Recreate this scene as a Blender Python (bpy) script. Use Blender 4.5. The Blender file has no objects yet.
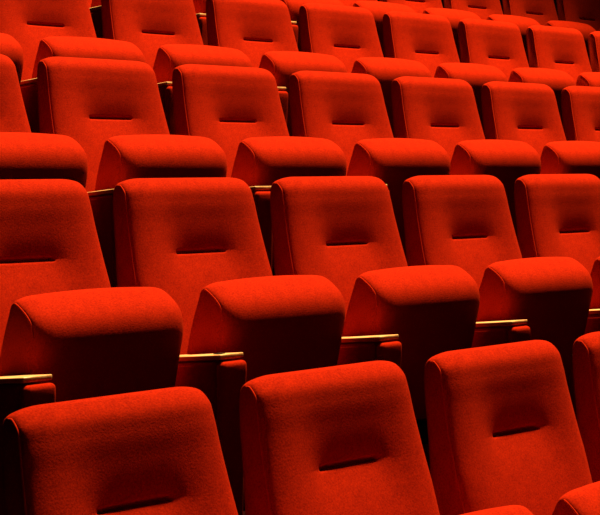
import bpy, bmesh, math, random
from mathutils import Vector

scene = bpy.context.scene
COL = scene.collection
random.seed(3)

# ------------------------------------------------------------------ layout
SPACING = 0.55          # seat to seat along a row
ROW_DEPTH = 0.9126      # row to row
ROW_Z = [-0.3477, 0.0, 0.3437, 0.6919, 1.0425, 1.39, 1.74]     # crease height of each row
FLOOR_BELOW = 0.75      # tier surface below the crease of a backrest


# ------------------------------------------------------------------ materials
def new_mat(name):
    m = bpy.data.materials.new(name)
    m.use_nodes = True
    nt = m.node_tree
    return m, nt, nt.nodes['Principled BSDF']


def fabric(name, dark, light, sheen=0.35):
    m, nt, b = new_mat(name)
    tc = nt.nodes.new('ShaderNodeTexCoord')
    n1 = nt.nodes.new('ShaderNodeTexNoise')
    n1.inputs['Scale'].default_value = 270
    n1.inputs['Detail'].default_value = 3
    n1.inputs['Roughness'].default_value = 0.65
    n2 = nt.nodes.new('ShaderNodeTexNoise')
    n2.inputs['Scale'].default_value = 38
    n2.inputs['Detail'].default_value = 2
    mixn = nt.nodes.new('ShaderNodeMath'); mixn.operation = 'MULTIPLY_ADD'
    mixn.inputs[1].default_value = 0.22
    mul = nt.nodes.new('ShaderNodeMath'); mul.operation = 'MULTIPLY'
    mul.inputs[1].default_value = 0.85
    ramp = nt.nodes.new('ShaderNodeValToRGB')
    ramp.color_ramp.elements[0].position = 0.32
    ramp.color_ramp.elements[0].color = (*dark, 1)
    ramp.color_ramp.elements[1].position = 0.72
    ramp.color_ramp.elements[1].color = (*light, 1)
    bump = nt.nodes.new('ShaderNodeBump')
    bump.inputs['Strength'].default_value = 0.28
    bump.inputs['Distance'].default_value = 0.002
    L = nt.links.new
    L(tc.outputs['Object'], n1.inputs['Vector'])
    L(tc.outputs['Object'], n2.inputs['Vector'])
    L(n1.outputs['Fac'], mul.inputs[0])
    L(n2.outputs['Fac'], mixn.inputs[0])
    L(mul.outputs[0], mixn.inputs[2])
    L(mixn.outputs[0], ramp.inputs['Fac'])
    L(ramp.outputs['Color'], b.inputs['Base Color'])
    L(n1.outputs['Fac'], bump.inputs['Height'])
    L(bump.outputs['Normal'], b.inputs['Normal'])
    b.inputs['Roughness'].default_value = 0.92
    b.inputs['Specular IOR Level'].default_value = 0.02
    b.inputs['Sheen Weight'].default_value = sheen
    b.inputs['Sheen Roughness'].default_value = 0.45
    b.inputs['Sheen Tint'].default_value = (1.0, 0.09, 0.01, 1)
    return m


RED = fabric('red_wool_fabric', (0.20, 0.0048, 0.0004), (0.42, 0.0142, 0.0010), 0.04)
PIPE = fabric('red_piping_fabric', (0.34, 0.010, 0.001), (0.5, 0.018, 0.002), 0.3)


def wood():
    m, nt, b = new_mat('varnished_oak')
    tc = nt.nodes.new('ShaderNodeTexCoord')
    mp = nt.nodes.new('ShaderNodeMapping')
    mp.inputs['Scale'].default_value = (60, 5, 60)
    n = nt.nodes.new('ShaderNodeTexNoise')
    n.inputs['Scale'].default_value = 3
    n.inputs['Detail'].default_value = 5
    r = nt.nodes.new('ShaderNodeValToRGB')
    r.color_ramp.elements[0].position = 0.35
    r.color_ramp.elements[0].color = (0.58, 0.24, 0.075, 1)
    r.color_ramp.elements[1].position = 0.7
    r.color_ramp.elements[1].color = (0.88, 0.49, 0.20, 1)
    L = nt.links.new
    L(tc.outputs['Object'], mp.inputs['Vector'])
    L(mp.outputs['Vector'], n.inputs['Vector'])
    L(n.outputs['Fac'], r.inputs['Fac'])
    L(r.outputs['Color'], b.inputs['Base Color'])
    b.inputs['Roughness'].default_value = 0.35
    return m


def plain(name, col, rough=0.7, metal=0.0, noise=0.3, scale=40):
    m, nt, b = new_mat(name)
    n = nt.nodes.new('ShaderNodeTexNoise')
    n.inputs['Scale'].default_value = scale
    r = nt.nodes.new('ShaderNodeValToRGB')
    r.color_ramp.elements[0].color = (*[c * (1 - noise) for c in col], 1)
    r.color_ramp.elements[1].color = (*[min(1, c * (1 + noise)) for c in col], 1)
    tc = nt.nodes.new('ShaderNodeTexCoord')
    nt.links.new(tc.outputs['Object'], n.inputs['Vector'])
    nt.links.new(n.outputs['Fac'], r.inputs['Fac'])
    nt.links.new(r.outputs['Color'], b.inputs['Base Color'])
    b.inputs['Roughness'].default_value = rough
    b.inputs['Metallic'].default_value = metal
    return m


OAK = wood()
STEEL = plain('black_painted_steel', (0.008, 0.005, 0.005), 0.6)
CARPET = plain('dark_carpet', (0.012, 0.002, 0.002), 0.95, 0, 0.5, 120)
CARPET.node_tree.nodes['Principled BSDF'].inputs['Specular IOR Level'].default_value = 0.0
INLAY = plain('dark_inlay', (0.02, 0.012, 0.008), 0.4)


# ------------------------------------------------------------------ mesh helpers
def link(name, me, parent=None):
    o = bpy.data.objects.new(name, me)
    COL.objects.link(o)
    if parent:
        o.parent = parent
    return o


def mesh_from(name, verts, faces, mat, smooth=True, sharp=None):
    me = bpy.data.meshes.new(name)
    me.from_pydata(verts, [], faces)
    me.materials.append(mat)
    if smooth:
        me.polygons.foreach_set('use_smooth', [True] * len(me.polygons))
    if sharp:
        for e in me.edges:
            a, b = e.vertices
            if (min(a, b), max(a, b)) in sharp:
                e.use_edge_sharp = True
    me.validate()
    me.update()
    return me


def catmull(pts, per):
    """closed centripetal-ish Catmull-Rom through (y, z) points; per[i] samples on segment i"""
    n = len(pts)
    out = []
    for i in range(n):
        p0, p1, p2, p3 = (Vector(pts[(i + k) % n]) for k in (-1, 0, 1, 2))
        t0 = 0.0
        t1 = t0 + max((p1 - p0).length, 1e-5) ** 0.5
        t2 = t1 + max((p2 - p1).length, 1e-5) ** 0.5
        t3 = t2 + max((p3 - p2).length, 1e-5) ** 0.5
        for k in range(per[i]):
            t = t1 + (t2 - t1) * k / per[i]
            a1 = (t1 - t) / (t1 - t0) * p0 + (t - t0) / (t1 - t0) * p1
            a2 = (t2 - t) / (t2 - t1) * p1 + (t - t1) / (t2 - t1) * p2
            a3 = (t3 - t) / (t3 - t2) * p2 + (t - t2) / (t3 - t2) * p3
            b1 = (t2 - t) / (t2 - t0) * a1 + (t - t0) / (t2 - t0) * a2
            b2 = (t3 - t) / (t3 - t1) * a2 + (t - t1) / (t3 - t1) * a3
            out.append((t2 - t) / (t2 - t1) * b1 + (t - t1) / (t2 - t1) * b2)
    return out


def normals2d(ring):
    """outward normals; the ring runs front-up, over the top, down the rear (clockwise seen from +x)"""
    n = len(ring)
    area = sum(ring[i][0] * ring[(i + 1) % n][1] - ring[(i + 1) % n][0] * ring[i][1] for i in range(n))
    s = 1 if area > 0 else -1
    out = []
    for i in range(n):
        d = (ring[(i + 1) % n] - ring[i - 1]).normalized()
        out.append(Vector((d[1] * s, -d[0] * s)))
    return out, s


def stations(half, edge, n_edge, n_mid, extra=()):
    xs = set()
    for k in range(n_edge + 1):
        a = k / n_edge
        xs.add(round(half - edge * (1 - math.sin(a * math.pi / 2)), 6))
    for k in range(1, n_mid):
        xs.add(round((half - edge) * k / n_mid, 6))
    for x in extra:
        xs.add(round(x, 6))
    xs = sorted(xs)
    return [-x for x in reversed(xs)] + [0.0] + xs


def taper(half, z, t):
    """half width at height z: narrower towards the top"""
    w = half - t * (max(-0.06, z) - 0.045)
    if t and z < -0.13:          # drawn in again where it passes between the armrests
        w -= min(0.011, 0.2 * (-0.13 - z))
    return w / half


def padded(name, ring, half, edge, inset_fn, disp_fn, mat, xs, puff=0.004, t=0.0):
    """ring extruded along x, its ends drawn in by inset_fn; flat side panels close it"""
    nrm, s = normals2d(ring)
    n = len(ring)
    verts, faces, sharp = [], [], set()
    ends = []
    for x in xs:
        e = half - abs(x)
        row = []
        a = 0.0
        if e < edge:
            q = (edge - e) / edge
            a = 1 - math.sqrt(max(0, 1 - q * q))
        for i, p in enumerate(ring):
            d = inset_fn(p, nrm[i]) * a
            y, z = p[0] - nrm[i][0] * d, p[1] - nrm[i][1] * d
            y, z = disp_fn(x, y, z, nrm[i])
            row.append((x * taper(half, z, t), y, z))
        verts += row
        ends.append(row)
    m = len(xs)
    for j in range(m - 1):
        for i in range(n):
            a, b = j * n + i, j * n + (i + 1) % n
            f = (a, b, b + n, a + n)
            faces.append(f if s > 0 else f[::-1])
    # side panels: an inner ring pushed out a little, so that the panel is softly padded
    for j, sgn in ((0, -1), (m - 1, 1)):
        base = j * n
        prev = list(range(base, base + n))
        cx = sum(v[1] for v in ends[j]) / n
        cz = sum(v[2] for v in ends[j]) / n
        for i in range(n):
            a, b = base + i, base + (i + 1) % n
            sharp.add((min(a, b), max(a, b)))
        for f_in, push in ((0.93, 0.5), (0.8, 0.85), (0.5, 1.0)):
            cur = []
            for i in range(n):
                _, y, z = ends[j][i]
                cur.append(len(verts))
                verts.append((ends[j][i][0] + sgn * puff * push, cx + (y - cx) * f_in, cz + (z - cz) * f_in))
            for i in range(n):
                f = (prev[i], cur[i], cur[(i + 1) % n], prev[(i + 1) % n])
                if (sgn > 0) == (s > 0):
                    f = f[::-1]
                faces.append(f)
            prev = cur
        f = tuple(prev)
        if (sgn < 0) == (s > 0):
            f = f[::-1]
        faces.append(f)
    me = mesh_from(name, verts, faces, mat, True, sharp)
    bm = bmesh.new(); bm.from_mesh(me)
    bmesh.ops.recalc_face_normals(bm, faces=bm.faces)
    bm.to_mesh(me); bm.free()
    for e in me.edges:
        a, b = e.vertices
        if (min(a, b), max(a, b)) in sharp:
            e.use_edge_sharp = True
    return me, ends


def tube(verts, faces, path, r, seg=6):
    base = len(verts)
    n = len(path)
    pv = [Vector(p) for p in path]
    for i in range(n):
        d = (pv[min(i + 1, n - 1)] - pv[max(i - 1, 0)]).normalized()
        up = Vector((1, 0, 0))
        w = d.cross(up)
        if w.length < 1e-4:
            w = d.cross(Vector((0, 0, 1)))
        w.normalize()
        u = w.cross(d).normalized()
        for k in range(seg):
            a = 2 * math.pi * k / seg
            verts.append(tuple(pv[i] + (u * math.cos(a) + w * math.sin(a)) * r))
    for i in range(n - 1):
        for k in range(seg):
            a = base + i * seg + k
            b = base + i * seg + (k + 1) % seg
            faces.append((a, b, b + seg, a + seg))
    faces.append(tuple(base + k for k in reversed(range(seg))))
    faces.append(tuple(base + (n - 1) * seg + k for k in range(seg)))


def rounded_box(name, x0, x1, y0, y1, z0, z1, r, mat, seg=3, shear=0.0, slices=()):
    bm = bmesh.new()
    bmesh.ops.create_cube(bm, size=1)
    for v in bm.verts:
        v.co.x = x0 if v.co.x < 0 else x1
        v.co.y = y0 if v.co.y < 0 else y1
        v.co.z = z0 if v.co.z < 0 else z1
    if r > 0:
        bmesh.ops.bevel(bm, geom=list(bm.edges), offset=r, segments=seg, profile=0.5, affect='EDGES')
    for zc in slices:
        bmesh.ops.bisect_plane(bm, geom=list(bm.verts) + list(bm.edges) + list(bm.faces), plane_co=(0, 0, zc), plane_no=(0, 0, 1))
    for v in bm.verts:
        v.co.z += shear * (v.co.y - y0)
    me = bpy.data.meshes.new(name)
    bm.to_mesh(me); bm.free()
    me.materials.append(mat)
    me.polygons.foreach_set('use_smooth', [True] * len(me.polygons))
    me.set_sharp_from_angle(angle=math.radians(50))
    return me


# ------------------------------------------------------------------ backrest
BACK_HALF = 0.2240
CREASE = 0.082
back_pts = [(-0.165, -0.44), (-0.112, -0.26), (-0.058, -0.08), (-0.0345, 0.0), (-0.0150, 0.075), (-0.005, 0.120),
            (0.007, 0.154), (0.036, 0.1765), (0.060, 0.171), (0.070, 0.145), (0.050, 0.0), (0.034, -0.12),
            (0.012, -0.30), (-0.01, -0.45), (-0.06, -0.475), (-0.13, -0.465)]
back_per = [5, 7, 14, 22, 10, 8, 8, 6, 4, 4, 3, 3, 4, 3, 3, 3]
back_ring = catmull(back_pts, back_per)


def back_inset(p, n):
    top = max(0.0, n[1]) ** 1.5
    f = 0.022 if n[0] < 0 else 0.008
    if p[1] > -0.40:
        return f * (1 - top) + 0.017 * top
    return f


def back_disp(x, y, z, n):
    # soft pillow and the tucked crease
    if n[0] < -0.5:
        ax = abs(x)
        lat = math.exp(-(ax / 0.106) ** 4)
        wide = 0.010 * math.exp(-(z / 0.12) ** 2) * math.exp(-(ax / 0.15) ** 4)
        slot = 1.0 if ax < CREASE - 0.004 else max(0.0, 1 - (ax - CREASE + 0.004) / 0.006)
        if z >= 0:
            d = 0.015 * math.exp(-(z / 0.042) ** 1.2) * lat + 0.010 * math.exp(-(z / 0.0045) ** 2) * slot
        else:
            d = 0.015 * math.exp(-(-z / 0.050) ** 1.3) * lat + 0.010 * math.exp(-(z / 0.0035) ** 2) * slot
        d += wide
        y += d
    return y, z


# finer rows round the crease
fine = []
for i, p in enumerate(back_ring):
    fine.append(p)
    q = back_ring[(i + 1) % len(back_ring)]
    if p[0] < 0.02 and -0.022 < p[1] < 0.020 and q[1] > p[1]:
        for k in (0.25, 0.5, 0.75):
            fine.append(p.lerp(q, k))
back_ring = fine
xs_back = stations(BACK_HALF, 0.070, 9, 14, (CREASE, CREASE + 0.003, CREASE + 0.007, CREASE - 0.004, CREASE + 0.012,
                                            CREASE + 0.02, CREASE + 0.03))
back_me, back_ends = padded('backrest', back_ring, BACK_HALF, 0.070, back_inset, back_disp, RED, xs_back, 0.004, 0.085)


def piping_mesh(name, row, sgn, half, keep, r):
    v, f = [], []
    tube(v, f, [(x + sgn * 0.0005, y, z) for x, y, z in row if keep(y, z)], r)
    return mesh_from(name, v, f, PIPE)


i0 = max(range(len(back_ring)), key=lambda i: back_ring[i][1])
back_front = [[r[i] for i in range(0, i0 + 4)] for r in (back_ends[0], back_ends[-1])]
back_pipe_me = [piping_mesh('piping', back_front[q], 2 * q - 1, BACK_HALF, lambda y, z: z > -0.43, 0.0019) for q in (0, 1)]

# ------------------------------------------------------------------ folded seat cushion
SEAT_HALF = 0.210
seat_pts = [(-0.200, -0.430), (-0.240, -0.360), (-0.270, -0.28), (-0.287, -0.205), (-0.2985, -0.140), (-0.289, -0.102),
            (-0.260, -0.073), (-0.222, -0.055), (-0.206, -0.063), (-0.195, -0.090), (-0.177, -0.140), (-0.160, -0.205),
            (-0.140, -0.305), (-0.112, -0.405), (-0.120, -0.448), (-0.17, -0.458)]
seat_per = [5, 5, 5, 5, 6, 6, 6, 5, 4, 4, 4, 4, 4, 4, 4, 4]
seat_ring = catmull(seat_pts, seat_per)


def seat_inset(p, n):
    top = max(0.0, n[1]) ** 1.5
    f = 0.023 if n[0] < 0 else 0.006
    return f * (1 - top) + 0.012 * top


def seat_disp(x, y, z, n):
    b = 0.008 * (1 - (x / SEAT_HALF) ** 2)
    if n[1] > -0.3:
        y += n[0] * b
        z += n[1] * b
    return y, z


seat_me, seat_ends = padded('seat_cushion', seat_ring, SEAT_HALF, 0.045, seat_inset, seat_disp, RED,
                            stations(SEAT_HALF, 0.045, 9, 9), 0.005)
j0 = max(range(len(seat_ring)), key=lambda i: seat_ring[i][1])
seat_front = [[r[i] for i in range(max(0, j0 - 17), j0 + 2)] for r in (seat_ends[0], seat_ends[-1])]
seat_pipe_me = [piping_mesh('piping', seat_front[q], 2 * q - 1, SEAT_HALF, lambda y, z: True, 0.0019) for q in (0, 1)]

# ------------------------------------------------------------------ armrest (image-left side of each seat)
AX = -SPACING / 2
AW = 0.037
arm_me = rounded_box('armrest', AX - AW - 0.001, AX + AW + 0.001, -0.351, -0.04, -0.58, -0.2125, 0.012, RED, 4, -0.10)
fp_me = rounded_box('front_pad', AX - AW - 0.002, AX + AW + 0.004, -0.379, -0.3525, -0.58, -0.2115, 0.012, RED, 4, -0.10, (-0.24, -0.28, -0.33))
cap_me = rounded_box('wood_cap', AX - AW, AX + AW, -0.367, -0.03, -0.2075, -0.1965, 0.002, OAK, 2, -0.10)
inlay_me = rounded_box('inlay', AX - AW + 0.012, AX - 0.004, -0.350, -0.335, -0.1975, -0.1955, 0, INLAY, 2, -0.10)
leg_me = rounded_box('leg', AX - 0.022, AX + 0.022, -0.30, -0.06, -FLOOR_BELOW + 0.012, -0.58, 0.004, STEEL, 2)
foot_me = rounded_box('foot_plate', AX - 0.045, AX + 0.045, -0.33, -0.03, -FLOOR_BELOW, -FLOOR_BELOW + 0.012, 0.003, STEEL, 2)
bar_me = rounded_box('crossbar', AX + 0.020, 0.19, -0.165, -0.115, -0.53, -0.475, 0.006, STEEL, 2)
brk_me = rounded_box('back_bracket', -0.19, 0.19, -0.12, 0.0, -0.53, -0.47, 0.006, STEEL, 2)


def back_shell():
    # moulded dark panel covering the rear of the backrest
    pts = [(0.070, 0.125), (0.066, 0.09), (0.052, 0.0), (0.036, -0.12), (0.014, -0.30), (-0.004, -0.44)]
    v, f = [], []
    h = BACK_HALF - 0.035
    for off in (0.0, 0.012):
        for y, z in pts:
            v += [(-h, y + off, z), (h, y + off, z)]
    n = len(pts)
    for i in range(n - 1):
        a, c = 2 * i, 2 * (n + i)
        f += [(a, a + 1, a + 3, a + 2), (c, c + 2, c + 3, c + 1), (a, a + 2, c + 2, c), (a + 1, c + 1, c + 3, a + 3)]
    f += [(0, 2 * n, 2 * n + 1, 1), (2 * n - 2, 2 * n - 1, 4 * n - 1, 4 * n - 2)]
    me = mesh_from('back_shell', v, f, STEEL, False)
    bm = bmesh.new(); bm.from_mesh(me)
    bmesh.ops.recalc_face_normals(bm, faces=bm.faces)
    bm.to_mesh(me); bm.free()
    return me


shell_me = back_shell()
for v in fp_me.vertices:            # the padded front leans in below its rounded top
    if v.co.y < -0.36:
        v.co.y += min(0.012, max(0.0, -0.235 - v.co.z) * 0.07)



def build_seat():
    t = bpy.data.objects.new('theatre_seat', None)
    COL.objects.link(t)
    t.empty_display_size = 0.1
    def part(name, me, parent):
        return link(name, me, parent)
    off = FLOOR_BELOW
    parts = []
    b = part('backrest', back_me, t); [part('piping', q, b) for q in back_pipe_me]
    c = part('seat_cushion', seat_me, t); [part('piping', q, c) for q in seat_pipe_me]
    a = part('armrest', arm_me, t)
    w = part('wood_cap', cap_me, a); w['label'] = 'varnished wood armrest cap'
    part('front_pad', fp_me, a)
    l = part('leg', leg_me, t); l['label'] = 'black steel leg'
    part('foot_plate', foot_me, l)
    x = part('crossbar', bar_me, t); x['label'] = 'black steel crossbar'
    part('back_bracket', brk_me, t)
    h = part('back_shell', shell_me, t); h['label'] = 'dark rear shell of the backrest'
    for o in t.children:
        o.location.z = off
    for o in (b, h):
        o.location = (0.004, 0.011, off + 0.003)
    return t


def copy_seat(src):
    r = src.copy(); COL.objects.link(r)
    for ch in src.children:
        c = ch.copy(); COL.objects.link(c); c.parent = r
        for g in ch.children:
            d = g.copy(); COL.objects.link(d); d.parent = c
    return r


ROW_NAMES = ['nearest row', 'second row', 'third row', 'fourth row', 'fifth row']
SEATS = {0: (-1, 2), 1: (0, 4), 2: (1, 7), 3: (2, 10), 4: (5, 12)}
LABELS = {
    (0, -1): 'red theatre seat at the bottom left corner, leftmost of the nearest row',
    (0, 0): 'second red theatre seat from the left in the nearest row',
    (0, 1): 'third red theatre seat from the left in the nearest row',
    (0, 2): 'red theatre seat of the nearest row, cut off by the lower right edge',
    (1, 0): 'red theatre seat of the second row from the front, cut off by the left edge',
    (1, 1): 'second red seat from left in second row, dark inlay in its wooden armrest cap',
    (1, 2): 'third red theatre seat from the left in the second row from the front',
    (1, 3): 'fourth red theatre seat from the left in the second row from the front',
    (1, 4): 'red theatre seat of the second row from the front, cut off by the right edge',
    (2, 1): 'red theatre seat of the third row from the front, cut off by the left edge',
    (2, 2): 'second red theatre seat from the left in the third row from the front',
    (2, 3): 'third red theatre seat from the left in the third row from the front',
    (2, 4): 'fourth red theatre seat from the left in the third row from the front',
    (2, 5): 'fifth red theatre seat from the left in the third row from the front',
    (2, 6): 'sixth red theatre seat from the left in the third row from the front',
    (2, 7): 'red theatre seat of the third row from the front, cut off by the right edge',
    (3, 2): 'red seat of the fourth row, only its cushion showing at the left edge',
    (3, 3): 'red theatre seat with the first backrest from the left in the fourth row',
    (3, 4): 'red theatre seat with the second backrest from the left in the fourth row',
    (3, 5): 'red theatre seat with the third backrest from the left in the fourth row',
    (3, 6): 'red theatre seat with the fourth backrest from the left in the fourth row',
    (3, 7): 'red theatre seat with the fifth backrest from the left in the fourth row',
    (3, 8): 'red theatre seat with the sixth backrest from the left in the fourth row',
    (3, 9): 'red theatre seat with the seventh backrest from the left in the fourth row',
    (3, 10): 'red seat of the fourth row, a thin strip cut off by the right edge',
    (4, 5): 'fifth-row red seat, armrest glimpsed between first and second backrests of the fourth row',
    (4, 6): 'fifth-row red seat, armrest glimpsed between second and third backrests of the fourth row',
    (4, 7): 'fifth-row red seat, cushion just showing above the fourth backrest of the fourth row',
    (4, 8): 'fifth-row red seat, cushion showing between fourth and fifth backrests of the fourth row',
    (4, 9): 'fifth-row red seat, cushion showing between fifth and sixth backrests of the fourth row',
    (4, 10): 'fifth-row red seat, cushion showing between sixth and seventh backrests of the fourth row',
    (4, 11): 'fifth-row red seat, cushion showing above the seventh, rightmost whole backrest of the fourth row',
    (4, 12): 'dim red theatre seat backrest in the top right corner, fifth row',
}

proto = None
for row, (k0, k1) in SEATS.items():
    x_off = {0: 0.005, 2: 0.006}.get(row, 0.0)
    for n, k in enumerate(range(k0, k1 + 1)):
        if proto is None:
            o = proto = build_seat()
        else:
            o = copy_seat(proto)
        o.location = (k * SPACING + x_off, (row - 1) * ROW_DEPTH, ROW_Z[row] - FLOOR_BELOW)
        o['label'] = LABELS[(row, k)]
        o['category'] = 'seat'
        cu = [c for c in o.children if c.name.startswith('seat_cushion')][0]
        # tip-up cushions turn about the hinge; the front row's hang a little further open
        a = math.radians({0: 6.5, 1: 0.3, 3: 1.8, 4: 1.8}.get(row, 0.0))
        hy, hz = -0.12, -0.43
        cu.rotation_euler.x = a
        cu.location = (0, hy - (hy * math.cos(a) - hz * math.sin(a)),
                       FLOOR_BELOW + hz - (hy * math.sin(a) + hz * math.cos(a)))
        o['group'] = 'red theatre seats in the ' + ROW_NAMES[row]
        if (row, k) == (1, 1):
            arm = [c for c in o.children if c.name.startswith('armrest')][0]
            il = link('inlay', inlay_me, arm); il['label'] = 'small dark inlay in the wood cap'

# ------------------------------------------------------------------ stepped floor
fv, ff = [], []
X0, X1 = -4.0, 14.0
prof = []
for i in range(0, 7):
    z = ROW_Z[i] - FLOOR_BELOW
    ys = (i - 1) * ROW_DEPTH - 0.56
    prof += [(ys if i else -4.5, z), (i * ROW_DEPTH - 0.56, z)]
for y, z in prof:
    fv += [(X0, y, z), (X1, y, z)]
for i in range(len(prof) - 1):
    a = 2 * i
    ff.append((a, a + 1, a + 3, a + 2))
floor = link('floor', mesh_from('floor', fv, ff, CARPET, False))
floor['kind'] = 'structure'

# ------------------------------------------------------------------ lights: house spots in the ceiling
def spot(name, loc, target, watts, size_deg, blend, radius, color=(1, 0.86, 0.70)):
    l = bpy.data.lights.new(name, 'SPOT')
    l.energy = watts
    l.spot_size = math.radians(size_deg)
    l.spot_blend = blend
    l.shadow_soft_size = radius
    l.color = color
    o = bpy.data.objects.new(name, l)
    COL.objects.link(o)
    o.location = loc
    d = Vector(target) - Vector(loc)
    o.rotation_euler = d.to_track_quat('-Z', 'Y').to_euler()
    return o


spot('ceiling_spot', (5.4, 0.3, 16.0), (2.8, 0.5, 0.0), 46500, 33.5, 0.6, 0.45, (1, 0.80, 0.42))

w = bpy.data.worlds.new('dim_hall')
scene.world = w
w.use_nodes = True
w.node_tree.nodes['Background'].inputs['Color'].default_value = (0.02, 0.006, 0.004, 1)
w.node_tree.nodes['Background'].inputs['Strength'].default_value = 0.1

# ------------------------------------------------------------------ camera
cam = bpy.data.cameras.new('camera')
cam.sensor_width = 36
cam.lens = 1833.6 / 600 * 36
cam.clip_end = 100
co = bpy.data.objects.new('camera', cam)
COL.objects.link(co)
co.location = (-2.6133, -3.0858, 0.2210)
co.rotation_euler = (math.radians(90 - 3.017), 0, math.radians(-48.865))
scene.camera = co

scene.view_settings.view_transform = 'Standard'
scene.view_settings.look = 'None'
scene.view_settings.exposure = 0.0
scene.view_settings.gamma = 1.0
scene.view_settings.use_curve_mapping = False
